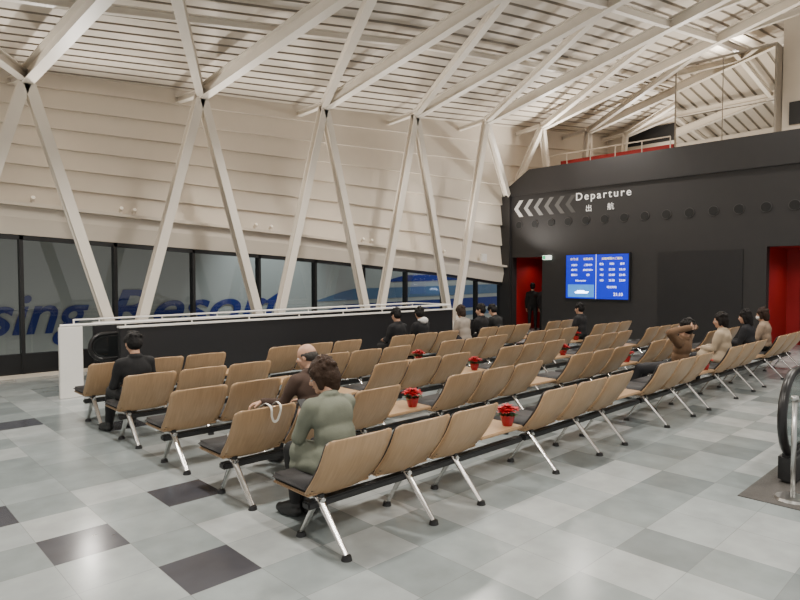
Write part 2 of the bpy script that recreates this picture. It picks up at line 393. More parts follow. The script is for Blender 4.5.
# display screen
sc = empty("display_screen", (XW, 8.97, 1.81), category="display screen", label="wide blue departure information display on charcoal wall")
obj("screen_frame", box_mesh("screen_frame", (-0.09, -1.04, -0.70), (0, 1.04, 0.70), M['black'], 0.01), parent=sc)
obj("screen_panel", box_mesh("screen_panel", (-0.10, -1.0, -0.66), (-0.09, 1.0, 0.66), M['screen']), parent=sc)
obj("screen_picture", box_mesh("screen_picture", (-0.104, 0.06, -0.62), (-0.10, 0.93, -0.24), M['screen_cyan']), parent=sc)
obj("screen_divider", box_mesh("screen_divider", (-0.104, -0.004, -0.66), (-0.10, 0.004, 0.66), M['screen_white']), parent=sc)
def ST(y, z): return Matrix.Translation((-0.105, y, z)) @ FACE_MX
for (s, y, z, size, mm) in [("のりば", 0.72, 0.53, 0.09, 'screen_yellow'), ("出航案内", 0.26, 0.53, 0.08, 'screen_yellow'),
                   ("大阪行", 0.72, 0.35, 0.07, 'screen_white'), ("ご案内中", 0.26, 0.35, 0.07, 'screen_white'),
                   ("神戸行", 0.72, 0.20, 0.07, 'screen_white'), ("乗船手続き", 0.26, 0.20, 0.065, 'screen_white'),
                   ("乗船口", 0.72, 0.05, 0.07, 'screen_white'), ("2階", 0.26, 0.05, 0.07, 'screen_white'), ("Information", 0.5, -0.12, 0.075, 'screen_white'),
                   ("出航時間のご案内", -0.5, 0.53, 0.08, 'screen_yellow'), ("便名", -0.18, 0.37, 0.07, 'screen_white'), ("時刻", -0.50, 0.37, 0.07, 'screen_white'), ("備考", -0.82, 0.37, 0.07, 'screen_white'),
                   ("101", -0.18, 0.21, 0.085, 'screen_white'), ("22:30", -0.50, 0.21, 0.085, 'screen_white'), ("23:15", -0.82, 0.21, 0.085, 'screen_white'),
                   ("102", -0.18, 0.05, 0.085, 'screen_white'), ("22:00", -0.50, 0.05, 0.085, 'screen_white'), ("22:45", -0.82, 0.05, 0.085, 'screen_white'),
                   ("103", -0.18, -0.11, 0.085, 'screen_white'), ("23:30", -0.50, -0.11, 0.085, 'screen_white'), ("23:59", -0.82, -0.11, 0.085, 'screen_white'),
                   ("現在時刻", -0.5, -0.31, 0.075, 'screen_white'), ("21:10", -0.70, -0.52, 0.13, 'screen_white')]:
    text("screen_lettering", s, size, ST(y, z), M[mm], parent=sc, extrude=0.001)
bm = bmesh.new(); v = [bm.verts.new((0, -yy, zz)) for yy, zz in ((-0.22, 0.0), (-0.19, -0.045), (0.20, -0.045), (0.26, 0.015), (0.12, 0.015), (0.10, 0.045), (-0.13, 0.045), (-0.15, 0.0))]; bm.faces.new(v)
bmesh.ops.solidify(bm, geom=bm.faces[:], thickness=0.003)
obj("picture_ship", mesh_from_bm("picture_ship", bm, M['screen_white']), (-0.106, 0.48, -0.46), parent=sc)
ls = empty("exit_sign", (XW, 10.68, 2.42), category="exit sign", label="small lit green and white sign beside the red doorway")
obj("sign_body", box_mesh("sign_body", (-0.12, -0.14, -0.07), (0, 0.14, 0.07), mat("sign_panel_glow", (0.85, 0.95, 0.85), 0.5, emit=1.4), 0.01), parent=ls)
obj("sign_symbol", box_mesh("sign_symbol", (-0.124, 0.02, -0.055), (-0.12, 0.125, 0.055), M['sign_green']), parent=ls)
bm = bmesh.new(); add_box(bm, (-0.14, -0.10, 0), (0.14, 0.0, 0.26), bevel=0.012); add_box(bm, (-0.11, -0.105, 0.03), (0.11, -0.10, 0.23))
obj("speaker_box", mesh_from_bm("speaker_box", bm, M['white']), (15.5, YW-0.18, win_top(15.5)+0.557), category="speaker", label="small white box speaker standing on the ledge")

# ---------------------------------------------------------------- upper deck items
obj("wall_upper1", box_mesh("wall_upper", (18.5, 7.5, 5.05), (18.6, 11.3, 5.78), M['red']), kind="structure", label="low red wall on upper deck")
rl = empty("deck_railing", (18.3, 9.4, 5.05), category="railing", label="white tubular railing on the upper deck")
tube("rail", [(0, 2.4, 0.92), (0, -1.9, 0.92)], 0.020, M['steel_white'], parent=rl)
for i in range(6): tube("post", [(0, 2.4-0.86*i, 0), (0, 2.4-0.86*i, 0.92)], 0.016, M['steel_white'], parent=rl)
mc = empty("mirror_cladding", (18.5, 6.15, 5.05), category="mirror cladding", label="mirror-polished square metal clad box on the upper deck")
obj("box_core", box_mesh("box_core", (0.02, -1.33, 0.0), (2.0, 1.33, 3.0), M['gap']), parent=mc)
for iy in range(2):
    for iz in range(2):
        obj("mirror_panel", box_mesh("mirror_panel", (0, -1.29+1.295*iy, 0.02+1.465*iz), (0.03, -1.29+1.295*iy+1.27, 0.02+1.465*iz+1.44), M['mirror']), parent=mc)
obj("wall_upper2", box_mesh("wall_upper", (19.0, YB, 5.05), (19.2, 4.8, 10.0), M['white_paint']), kind="structure", label="cream upper wall")
obj("window_20", box_mesh("window", (18.95, 3.5, 5.9), (19.0, 4.62, 6.5), M['frame']), kind="structure", label="small dark opening in upper wall")
bm = bmesh.new(); add_box(bm, (XG, YB, 0), (XG+0.2, YW+0.2, 12))
obj("wall_far", mesh_from_bm("wall_far", bm, M['white_paint']), kind="structure", label="pale gable wall")
obj("window_21", box_mesh("window", (XG-0.05, 9.6, 7.1), (XG, 11.6, 7.75), M['frame']), kind="structure", label="dark strip window in gable wall")

# ---------------------------------------------------------------- ship outside, with added light blockers
obj("floor_blocker", box_mesh("floor_blocker", (-14, YW+0.2, -3.2), (19, 22, -3.0), M['blocker']), kind="structure", label="added dark slab below the ship, blocks stray light")  # added slab, stops world light reaching the hull from below
obj("ceiling_blocker", box_mesh("ceiling_blocker", (-14, YW+0.15, 7.2), (19, 19, 7.4), M['blocker']), kind="structure", label="added unseen dark slab above, blocks light on the hull")  # added overhead blocker, keeps world light off the hull
obj("wall_blocker", box_mesh("wall_blocker", (-8.2, YW+0.2, -3.0), (-8.0, 15.8, 7.2), M['blocker']), kind="structure", label="added unseen dark end slab, blocks light on the hull")  # added end blocker, cuts world light from the left
sh = empty("ship", (10, 16.0, 0), category="ship", label="white ferry hull with blue lettering moored outside windows")
bm = bmesh.new()
hp = [(-0.9, -3.0), (-0.25, -1.5), (0.0, 0.0), (0.0, 3.0), (0.15, 6.0), (2.0, 6.0), (2.0, -3.0)]
hx = [-14+i for i in range(33)]
rg = []
for x in hx:
    rg.append([bm.verts.new((x, abs(yy) if k < 2 else yy, z)) for k, (yy, z) in enumerate(hp)])
for r0, r1 in zip(rg, rg[1:]):
    for j in range(7): bm.faces.new((r0[j], r0[(j+1) % 7], r1[(j+1) % 7], r1[j]))
bm.faces.new(rg[0]); bm.faces.new(rg[-1][::-1])
obj("hull", mesh_from_bm("hull", bm, M['hull']), parent=sh)
text("hull_lettering", "Cruising", 1.35, Matrix.Translation((-5.45, -0.03, 0.90)) @ FACE_MY, M['blue'], parent=sh, align='RIGHT', shear=0.3, xs=0.97, bold=0.02)
text("hull_lettering", "Resort", 1.35, Matrix.Translation((-4.95, -0.03, 0.94)) @ FACE_MY, M['blue'], parent=sh, align='LEFT', shear=0.3, xs=1.36, bold=0.02)
for z0, z1, xa, xb, mm in ((1.00, 1.38, 1.6, 14, 'light_blue'), (0.45, 0.85, 1.2, 14, 'blue'), (0.15, 0.32, 0.8, 14, 'light_blue'), (1.62, 1.85, 4.5, 14, 'blue')):
    bm = bmesh.new(); n = 24
    A = []; B = []
    for i in range(n+1):
        x = xa+(xb-xa)*i/n; q = 0.15*(i/n)
        A.append(bm.verts.new((x, -0.02, z0+q))); B.append(bm.verts.new((x, -0.02, z0+(z1-z0)*min(1, (i+0.3)/3)+q)))
    for i in range(n): bm.faces.new((A[i], A[i+1], B[i+1], B[i]))
    obj("hull_stripe", mesh_from_bm("hull_stripe", bm, M[mm]), parent=sh)

# ---------------------------------------------------------------- wall lamps on ledge
def lamp_meshes():
    bm = bmesh.new(); add_cyl(bm, (0, 0, 0), (0, 0, 0.02), 0.03); add_cyl(bm, (0, 0, 0.02), (0, 0, 0.06), 0.010)
    a = mesh_from_bm("lamp_bracket", bm, M['steel_white'])
    bm = bmesh.new(); add_cyl(bm, (0, 0.05, 0.05), (0, -0.05, 0.11), 0.032, 0.040, seg=18)
    h = mesh_from_bm("lamp_head", bm, M['steel_white'])
    bm = bmesh.new(); add_cyl(bm, (0, -0.050, 0.110), (0, -0.056, 0.114), 0.032, seg=18)
    return a, h, mesh_from_bm("lamp_lens", bm, M['lamp'])
lm = lamp_meshes()
lamp_x = [2.75, 4.25, 4.5, 7.2, 7.6, 10.4, 10.7, 13.3, 13.6]
for x in lamp_x:
    e = empty("spot_lamp", (x, YW-0.22, win_top(x)+0.56-0.003), category="spotlight", label="small white spotlight on the ledge above windows", group="ledge spotlights")
    obj("lamp_bracket", lm[0], parent=e); obj("lamp_head", lm[1], parent=e); obj("lamp_lens", lm[2], parent=e)

# ---------------------------------------------------------------- stairwell enclosure
se = empty("stairwell_enclosure", (2.5, 9.8, 0), category="stair railing", label="black stairwell parapet topped with white tubular handrails")
obj("parapet", box_mesh("parapet", (0.85, 0, 0), (8.7, 0.10, 1.0), M['black_panel'], 0.006), parent=se, label="black side panel")
obj("parapet", box_mesh("parapet", (0.85, 1.25, 0), (8.7, 1.33, 1.0), M['black_panel'], 0.006), parent=se, label="black side panel")
obj("parapet", box_mesh("parapet", (8.6, 0.10, 0), (8.7, 1.25, 1.0), M['black_panel'], 0.006), parent=se, label="black end panel")
obj("end_panel", box_mesh("end_panel", (0, 0.02, 0), (0.32, 0.08, 1.06), M['white'], 0.008), parent=se, label="white end panel")
obj("capping", box_mesh("capping", (0.84, -0.02, 1.0), (8.72, 0.12, 1.03), M['white'], 0.006), parent=se, label="white capping strip")
obj("capping", box_mesh("capping", (0.84, 1.23, 1.0), (8.72, 1.35, 1.03), M['white'], 0.006), parent=se, label="white capping strip")
tube("handrail", [(0.02, 0.05, 1.08), (8.65, 0.05, 1.12)], 0.022, M['white'], parent=se)
tube("handrail", [(0.55, 1.29, 0.0), (0.55, 1.29, 1.08), (8.65, 1.29, 1.12)], 0.022, M['white'], parent=se)
tube("handrail", [(8.65, 0.05, 1.12), (8.65, 1.29, 1.12)], 0.022, M['white'], parent=se)
for i in range(8):
    for yy in (0.05, 1.29):
        tube("rail_post", [(0.95+1.09*i, yy, 1.02), (0.95+1.09*i, yy, 1.10)], 0.012, M['white'], parent=se)

def balustrade(name, loc, L, R, label, glass=True, hz=0.97, zlow=0.25, trim='steel', sk=0.07):
    e = empty(name, loc, category="escalator", label=label)
    r = (hz-zlow)/2; zc = (hz+zlow)/2
    pts = [(r+0.6, 0, zlow), (r, 0, zlow)]
    for i in range(1, 16):
        a = -math.pi/2-math.pi*i/16
        pts.append((r+r*math.cos(a), 0, zc+r*math.sin(a)))
    pts += [(r, 0, hz), (L, 0, hz)]
    tube("handrail", pts, R, M['rubber'], parent=e)
    bm = bmesh.new(); q = r-R-0.012
    P = [(L, zlow-0.02), (r, zc-q)]+[(r+q*math.cos(-math.pi/2-math.pi*i/16), zc+q*math.sin(-math.pi/2-math.pi*i/16)) for i in range(1, 16)]+[(r, zc+q), (L, zc+q)]
    a = [bm.verts.new((x, -0.012, z)) for x, z in P]; b = [bm.verts.new((x, 0.012, z)) for x, z in P]
    bm.faces.new(a); bm.faces.new(b[::-1])
    for k in range(len(P)): bm.faces.new((a[k], a[(k+1) % len(P)], b[(k+1) % len(P)], b[k]))
    obj("balustrade_panel", mesh_from_bm("balustrade_panel", bm, M['glass'] if glass else M['steel']), parent=e)
    bm = bmesh.new(); add_box(bm, (0.16, -sk, 0), (L, sk, zlow+0.02), bevel=0.03)
    obj("skirt", mesh_from_bm("skirt", bm, M['black']), parent=e)
    tube("edge_trim", [(x, 0, z) for x, z in P[1:-1]], 0.012, M[trim], parent=e)
    return e
balustrade("escalator_balustrade", (3.0, 10.1, 0), 4.0, 0.032, "black escalator handrail loop inside stairwell parapet", trim='black', hz=0.90, zlow=0.50)
balustrade("escalator_balustrade", (5.84, 1.42, 0), 2.8, 0.038, "black escalator handrail with rounded end and glass panel", hz=0.96, zlow=0.24, trim='black')
obj("floor_mat", box_mesh("floor_mat", (5.4, -0.2, 0.0), (6.9, 1.62, 0.006), M['grate'], 0.002), category="floor grate", label="dark metal comb plate at escalator landing")
pe = empty("barrier_post", (5.62, 1.28, 0.006), category="barrier post", label="slim chrome post on round base beside escalator")
bm = bmesh.new(); add_cyl(bm, (0, 0, 0), (0, 0, 0.02), 0.13, 0.12, seg=32); obj("base", mesh_from_bm("base", bm, M['steel']), parent=pe)
bm = bmesh.new(); add_cyl(bm, (0, 0, 0.02), (0, 0, 0.80), 0.018, seg=20); add_cyl(bm, (0, 0, 0.80), (0, 0, 0.84), 0.026, seg=20); obj("pole", mesh_from_bm("pole", bm, M['steel'], True), parent=pe)

# ---------------------------------------------------------------- benches
def shell_grid(hw, t0, t1, yo, zo=0.0, nu=12, nv=12, corner=0.05):
    bm = bmesh.new(); rows = []
    H = 0.43
    for j in range(nv+1):
        tt = 0.5-0.5*math.cos(math.pi*j/nv); t = t0+(t1-t0)*tt
        d = min(tt, 1-tt)*H*(t1-t0)
        k = hw-(corner-math.sqrt(max(0, corner**2-(corner-d)**2)) if d < corner else 0)
        row = []
        for i in range(nu+1):
            s = -1+2*i/nu
            x = s*k
            y = 0.27-0.275*t-0.035*math.sin(math.pi*t)+0.04*s*s+yo
            z = 0.345+H*t+zo
            row.append(bm.verts.new((x, y, z)))
        rows.append(row)
    for a, b in zip(rows, rows[1:]):
        for i in range(nu): bm.faces.new((a[i], a[i+1], b[i+1], b[i]))
    return bm
def solid(bm, th):
    bmesh.ops.recalc_face_normals(bm, faces=bm.faces[:])
    bmesh.ops.solidify(bm, geom=bm.faces[:], thickness=th)
bm = shell_grid(0.283, 0, 1, 0); solid(bm, 0.014); ME_back = mesh_from_bm("backrest", bm, M['wood'], True)
bm = shell_grid(0.268, 0.03, 0.975, 0.026); solid(bm, 0.018); ME_pad = mesh_from_bm("backrest_pad", bm, M['fabric_black'], True)
bm = bmesh.new(); add_box(bm, (-0.275, 0.25, 0.375), (0.275, 0.71, 0.425), bevel=0.022, seg=3)
ME_seat = mesh_from_bm("seat", bm, M['fabric_black'], True)
bm = bmesh.new(); add_box(bm, (-0.27, 0.27, 0.355), (0.27, 0.69, 0.374), bevel=0.008)
ME_pan = mesh_from_bm("seat_shell", bm, M['wood'])
bm = bmesh.new(); add_box(bm, (0.01, 0.25, 0.40), (0.63, 0.70, 0.428), bevel=0.008)
ME_table = mesh_from_bm("side_table", bm, M['wood'])
def leg():
    bm = bmesh.new()
    def bar(p0, p1, w0, w1):
        p0 = Vector(p0); p1 = Vector(p1)
        mtx = Matrix.Translation((p0+p1)/2) @ orient(p0, p1, Vector((1, 0, 0))) @ Matrix.Diagonal((0.62, 1, 1, 1))
        bmesh.ops.create_cone(bm, cap_ends=True, segments=14, radius1=w0, radius2=w1, depth=(p1-p0).length, matrix=mtx)
    bar((0, 0.30, 0.33), (0, 0.005, 0.028), 0.030, 0.019); bar((0, 0.30, 0.33), (0, 0.50, 0.028), 0.030, 0.019)
    add_box(bm, (-0.022, 0.24, 0.30), (0.022, 0.62, 0.335), bevel=0.01)
    for y in (0.0, 0.505): add_cyl(bm, (0, y, 0.0), (0, y, 0.03), 0.036, 0.028, seg=16, mi=1)
    add_box(bm, (-0.018, 0.26, 0.335), (0.018, 0.66, 0.356), mi=1)
    return mesh_from_bm("leg", bm, [M['alu'], M['black']], False)
ME_leg = leg()
ME_beam = box_mesh("beam", (0.04, 0.27, 0.265), (1.76, 0.35, 0.315), M['black'], 0.01)
ME_beamL = box_mesh("beam", (0.04, 0.27, 0.265), (2.45, 0.35, 0.315), M['black'], 0.01)
rowsY = [2.96, 4.12, 5.28, 6.44, 7.60]
starts = [2.23+2.45*i for i in range(5)]
def bench(x, y, table):
    e = empty("waiting_bench", (x, y, 0), category="bench", group="rows of waiting benches",
              label="three-seat beam bench with beech backs, black seats"+(" and wooden side table" if table else ", aluminium legs"))
    obj("beam", ME_beamL if table else ME_beam, parent=e)
    for k in range(3):
        cx = 0.3+0.6*k
        obj("seat", ME_seat, (cx, 0, 0), parent=e); obj("seat_shell", ME_pan, (cx, 0, 0), parent=e)
        bk = obj("backrest", ME_back, (cx, 0, 0), parent=e); obj("backrest_pad", ME_pad, parent=bk)
    for lx in (0.14, 0.95, 1.5): obj("leg", ME_leg, (lx, 0, 0), parent=e)
    if table: obj("side_table", ME_table, (1.80, 0, 0), parent=e)
for r, y in enumerate(rowsY):
    for i, x in enumerate(starts): bench(x, y, i < 4)

# ---------------------------------------------------------------- poinsettias
def leaf(bm, base, direc, L, W, mi=0):
    d = Vector(direc).normalized(); side = d.cross(Vector((0, 0, 1))).normalized()
    if side.length < 0.1: side = Vector((1, 0, 0))
    up = side.cross(d)
    pts = [(0, 0), (0.3, 0.8), (0.6, 0.9), (0.8, 0.45), (1, 0)]
    mid = [bm.verts.new(Vector(base)+d*L*t-up*(0.12*L*t*t)) for t, _ in pts]
    for s in (-1, 1):
        ed = [bm.verts.new(Vector(base)+d*L*t+side*s*W*w/2+up*0.004-up*(0.12*L*t*t)) for t, w in pts[1:4]]
        bm.faces.new((mid[0], mid[1], ed[0])); bm.faces.new((mid[1], mid[2], ed[1], ed[0])); bm.faces.new((mid[2], mid[3], ed[2], ed[1])); bm.faces.new((mid[3], mid[4], ed[2]))
bm = bmesh.new()
n = 20; prof = [(0.042, 0), (0.055, 0.04), (0.062, 0.075), (0.070, 0.095), (0.064, 0.085), (0.05, 0.075)]
rg = [[bm.verts.new((r*(1+0.04*(i % 2))*math.cos(2*math.pi*i/n), r*(1+0.04*(i % 2))*math.sin(2*math.pi*i/n), z+(0.012*(i % 2) if z > 0.09 else 0))) for i in range(n)] for r, z in prof]
for a, b in zip(rg, rg[1:]):
    for i in range(n): bm.faces.new((a[i], a[(i+1) % n], b[(i+1) % n], b[i]))
bm.faces.new(rg[0]); bm.faces.new(rg[-1])
ME_pot = mesh_from_bm("pot", bm, M['foil'])
bm = bmesh.new()
for i in range(18):
    a = i*2.4; leaf(bm, (0.01*math.cos(a), 0.01*math.sin(a), 0.09+0.002*i), (math.cos(a), math.sin(a), 0.05+0.05*(i % 5)), 0.100, 0.045)
ME_lv = mesh_from_bm("leaves", bm, M['green'])
bm = bmesh.new()
for c in ((0, 0, 0.175), (0.055, 0.01, 0.145), (-0.04, 0.05, 0.15), (-0.035, -0.055, 0.145), (0.035, -0.05, 0.15), (0.045, 0.055, 0.14), (-0.065, 0.0, 0.135), (0.02, 0.02, 0.165)):
    for i in range(11):
        a = i*0.571+c[0]*30; leaf(bm, c, (math.cos(a), math.sin(a), 0.05+0.45*(i % 2)), 0.062, 0.036)
ME_br = mesh_from_bm("bracts", bm, M['bract'])
for r, i in ((0, 0), (0, 2), (1, 0), (1, 2), (2, 1), (2, 2), (3, 1), (3, 3)):
    e = empty("potted_poinsettia", (starts[i]+(2.32 if r == 0 else 2.26), rowsY[r]+(0.35 if r == 0 else 0.37), 0.428), rz=r+i, category="potted plant", group="poinsettias on side tables",
              label="small red poinsettia in red foil pot on wooden side table")
    obj("pot", ME_pot, parent=e); obj("leaves", ME_lv, parent=e); obj("bracts", ME_br, parent=e)

# ---------------------------------------------------------------- people
fold_tex = bpy.data.textures.new("folds", 'MARBLE'); fold_tex.noise_scale = 0.22; fold_tex.turbulence = 7; fold_tex.noise_depth = 1; fold_tex.marble_type = 'SOFT'
curl_tex = bpy.data.textures.new("curls", 'CLOUDS'); curl_tex.noise_scale = 0.022
def remesh(name, bm, vox, m, parent, smooth=3, fold=0.0, label=None, tex=None, mid=0.5):
    me = bpy.data.meshes.new(name); bm.to_mesh(me); bm.free()
    t = bpy.data.objects.new("tmp", me); COL.objects.link(t)
    md = t.modifiers.new("r", 'REMESH'); md.mode = 'VOXEL'; md.voxel_size = vox
    sm = t.modifiers.new("s", 'SMOOTH'); sm.iterations = smooth; sm.factor = 0.5
    if fold > 0:
        dm = t.modifiers.new("d", 'DISPLACE'); dm.texture = tex or fold_tex; dm.strength = fold; dm.mid_level = mid
    dg = bpy.context.evaluated_depsgraph_get(); out = bpy.data.meshes.new_from_object(t.evaluated_get(dg))
    bpy.data.objects.remove(t)
    out.materials.clear(); out.materials.append(m); out.name = name
    out.polygons.foreach_set("use_smooth", [True]*len(out.polygons))
    o = obj(name, out, parent=parent)
    if label: o["label"] = label
    return o
def hand(bm, w, d, nrm, side, curl=0.6, s=1.0):
    w = Vector(w); d = Vector(d).normalized(); n = Vector(nrm); n = (n-d*n.dot(d)).normalized(); x = d.cross(n)*side
    for k, (off, ln) in enumerate(((-0.030, 0.062), (-0.010, 0.075), (0.010, 0.080), (0.030, 0.072))):
        kn = w+d*0.085*s+x*off*s
        add_caps(bm, w+d*0.012+x*off*0.6*s, 0.0150*s, kn, 0.0125*s)
        a1 = curl*0.7; a2 = curl*1.9
        p1 = kn+(d*math.cos(a1)+n*math.sin(a1))*ln*0.52*s; p2 = p1+(d*math.cos(a2)+n*math.sin(a2))*ln*0.48*s
        add_caps(bm, kn, 0.0100*s, p1, 0.0088*s); add_caps(bm, p1, 0.0088*s, p2, 0.0075*s)
    b0 = w+d*0.03*s+x*0.028*s; b1 = b0+(d*0.62+x*0.68+n*0.25).normalized()*0.042*s; b2 = b1+(d*0.85+x*0.2+n*0.4).normalized()*0.030*s
    add_caps(bm, b0, 0.0135*s, b1, 0.0105*s); add_caps(bm, b1, 0.0105*s, b2, 0.0088*s)

def person(x, y, label, top, legs, hairc, yaw=0.0, lean=0.12, hp=0.2, hyaw=0.0, hpit=-0.15, arms='lap', hair='short', coat=False,
           near=False, knee_out=0.11, foot=(0.10, 0.44), shoes=(0.012, 0.012, 0.012), mask=None, hood=None, z0=0.515, standing=False, slide=0.0, side=0.0, collar=True, puff=0.0):
    e = empty("person", (x, y, 0), rz=yaw, category="person", label=label)
    V = Vector; T_ = 1.0 if standing else 0.92
    vb = 0.0075 if near else 0.012; vc = 0.010 if near else 0.017
    if standing: z0 = 0.84
    U = V((side, math.sin(lean), math.cos(lean))).normalized(); F = V((0, math.cos(lean), -math.sin(lean)))
    R = Matrix((V((1, 0, 0)), F, U)).transposed()
    P = V((0, 0, z0)); ch = P+U*0.32*T_; nb = P+U*0.465*T_
    hd = nb+V((side*0.5, math.sin(lean+hp), math.cos(lean+hp)))*0.155
    HR = (Matrix.Rotation(hyaw, 3, 'Z') @ Matrix.Rotation(hpit, 3, 'X'))
    H = lambda a, b, c: hd+HR @ V((a, b, c))
    shd = {s: P+U*0.40*T_+V((0.158*s, 0, 0)) for s in (-1, 1)}
    hips = {s: P+V((0.085*s, 0.02, 0)) for s in (-1, 1)}
    if standing:
        kn = {s: V((0.095*s, 0.03, 0.46)) for s in (-1, 1)}; an = {s: V((0.10*s, -0.02, 0.09)) for s in (-1, 1)}
    else:
        kn = {s: V((knee_out*s, 0.41+slide, 0.495-slide*0.3)) for s in (-1, 1)}; an = {s: V((foot[0]*s, foot[1]+slide, 0.095)) for s in (-1, 1)}
    toe = {s: an[s]+V((0.03*s, 0.15, -0.05)) for s in (-1, 1)}
    el = {}; wr = {}; hdv = {}; hn = {}
    for s in (-1, 1):
        if arms == 'lap' or (arms == 'rest' and s > 0):
            el[s] = shd[s]+V((0.06*s, 0.06, -0.24)); wr[s] = V((0.09*s, 0.30, z0+0.125)); hdv[s] = V((-0.55*s, 0.8, -0.12)); hn[s] = V((0, -0.1, -1))
        elif arms == 'rest':
            el[s] = shd[s]+V((-0.08, 0.10, -0.21)); wr[s] = el[s]+V((-0.12, 0.16, 0.01)); hdv[s] = V((-0.8, 0.35, -0.2)); hn[s] = V((0, -0.1, -1))
        elif arms == 'phone':
            el[s] = shd[s]+V((0.05*s, 0.10, -0.22)); wr[s] = V((0.055*s, 0.34, z0+0.20)); hdv[s] = V((-0.12*s, 0.55, 0.6)); hn[s] = V((-s, 0.2, 0))
        elif arms == 'down':
            el[s] = shd[s]+V((0.05*s, -0.01, -0.27)); wr[s] = el[s]+V((0.0, 0.06, -0.23)); hdv[s] = V((0, 0.1, -1)); hn[s] = V((-s, 0, 0))
        elif arms == 'behind':
            el[s] = shd[s]+V((0.18*s, 0.05, 0.16)); wr[s] = H(0.10*s, -0.10, 0.02); hdv[s] = V((-s, -0.15, 0.1)); hn[s] = V((0, 1, 0))
    bm = bmesh.new()
    add_sph(bm, H(0, -0.012, 0.028), (0.074, 0.092, 0.088), HR, 20); add_sph(bm, H(0, 0.020, -0.035), (0.058, 0.066, 0.075), HR, 18)
    add_sph(bm, H(0, 0.058, -0.088), 0.026); add_sph(bm, H(0, 0.070, 0.020), (0.045, 0.016, 0.012), HR)
    add_caps(bm, H(0, 0.083, 0.008), 0.009, H(0, 0.100, -0.026), 0.014); add_sph(bm, H(0, 0.078, -0.055), (0.024, 0.012, 0.012), HR)
    for s in (-1, 1):
        add_sph(bm, H(0.077*s, -0.008, -0.008), (0.010, 0.020, 0.031), HR); add_sph(bm, H(0.037*s, 0.060, -0.025), (0.024, 0.016, 0.022), HR)
    add_caps(bm, nb-U*0.02, 0.056, H(0, -0.022, -0.05), 0.050)
    add_sph(bm, P, (0.15, 0.10, 0.10), R); add_sph(bm, P+U*0.15, (0.128, 0.088, 0.14), R); add_sph(bm, ch, (0.145, 0.092, 0.13), R)
    for s in (-1, 1):
        add_caps(bm, nb-U*0.03, 0.045, shd[s], 0.048)
        add_caps(bm, shd[s], 0.046, el[s], 0.036); add_caps(bm, el[s], 0.036, wr[s], 0.025); hand(bm, wr[s], hdv[s], hn[s], -s)
        add_caps(bm, hips[s], 0.078, kn[s], 0.052); add_caps(bm, kn[s], 0.048, an[s], 0.034); add_caps(bm, an[s]+V((0, 0, -0.01)), 0.032, toe[s], 0.022)
    remesh("body", bm, vb, M['skin'], e, smooth=2)
    for s in (-1, 1):
        bm = bmesh.new(); add_sph(bm, H(0.031*s, 0.072, -0.002), (0.014, 0.010, 0.007), HR, 14, 0); add_sph(bm, H(0.031*s, 0.0805, -0.002), (0.006, 0.003, 0.006), HR, 12, 1)
        obj("eye", mesh_from_bm("eye", bm, [M['eye'], M['iris']], True), parent=e)
    if mask is not None:
        bm = bmesh.new(); add_sph(bm, H(0, 0.045, -0.048), (0.062, 0.066, 0.046), HR, 20)
        for s in (-1, 1): add_caps(bm, H(0.055*s, 0.045, -0.03), 0.006, H(0.078*s, -0.01, -0.01), 0.005)
        remesh("face_mask", bm, 0.007, mat("mask_cloth", mask, 0.8), e)
    else:
        bm = bmesh.new(); add_sph(bm, H(0, 0.086, -0.056), (0.022, 0.007, 0.006), HR, 14); obj("mouth", mesh_from_bm("mouth", bm, M['lip'], True), parent=e)
    mh = mat("hair", hairc, 0.65, noise=0.4, nscale=140, bump=0.8, dist=0.006, spec=0.25)
    bm = bmesh.new()
    if hair != 'bald':
        add_sph(bm, H(0, -0.024, 0.048), (0.084+puff, 0.097+puff, 0.088+puff), HR, 20); add_sph(bm, H(0, -0.050, 0.004), (0.085+puff, 0.072+puff, 0.088), HR, 18)
        for s in (-1, 1): add_sph(bm, H(0.062*s, 0.012, 0.048), (0.026+puff, 0.05, 0.05), HR)
        for q in range(30):
            a = random.uniform(0, 6.28); b = random.uniform(0.1, 1.5)
            add_sph(bm, H((0.080+puff)*math.cos(a)*math.sin(b), -0.03+(0.088+puff)*math.sin(a)*math.sin(b), 0.052+(0.082+puff)*math.cos(b)), random.uniform(0.014, 0.022))
        if hair == 'long':
            add_caps(bm, H(0, -0.06, -0.02), 0.07, H(0, -0.07, -0.13), 0.055)
            for s in (-1, 1): add_caps(bm, H(0.068*s, -0.01, 0.02), 0.030, H(0.066*s, -0.02, -0.10), 0.024)
        if hair == 'bob':
            add_caps(bm, H(0, -0.055, -0.02), 0.072+puff, H(0, -0.055, -0.075), 0.062)
            for s in (-1, 1): add_caps(bm, H(0.070*s, 0.0, 0.02), 0.026+puff, H(0.070*s, 0.005, -0.06), 0.024)
    else:
        add_sph(bm, H(0, -0.046, 0.000), (0.079, 0.063, 0.058), HR, 18)
        for s in (-1, 1):
            add_caps(bm, H(0.066*s, -0.035, 0.012), 0.024, H(0.066*s, 0.008, 0.020), 0.013)
    remesh("hair", bm, 0.006 if near else 0.009, mh, e, smooth=2, fold=0.010, tex=curl_tex, mid=0.3)
    bm = bmesh.new(); add_sph(bm, P, (0.163, 0.112, 0.108), R)
    for s in (-1, 1):
        add_caps(bm, hips[s], 0.092, kn[s], 0.068); add_caps(bm, kn[s], 0.066, an[s]+V((0, 0, 0.035)), 0.052)
    remesh("trousers", bm, vc, mat("trouser_cloth", legs, 0.8, noise=0.15, nscale=30, bump=0.15), e, fold=0.010)
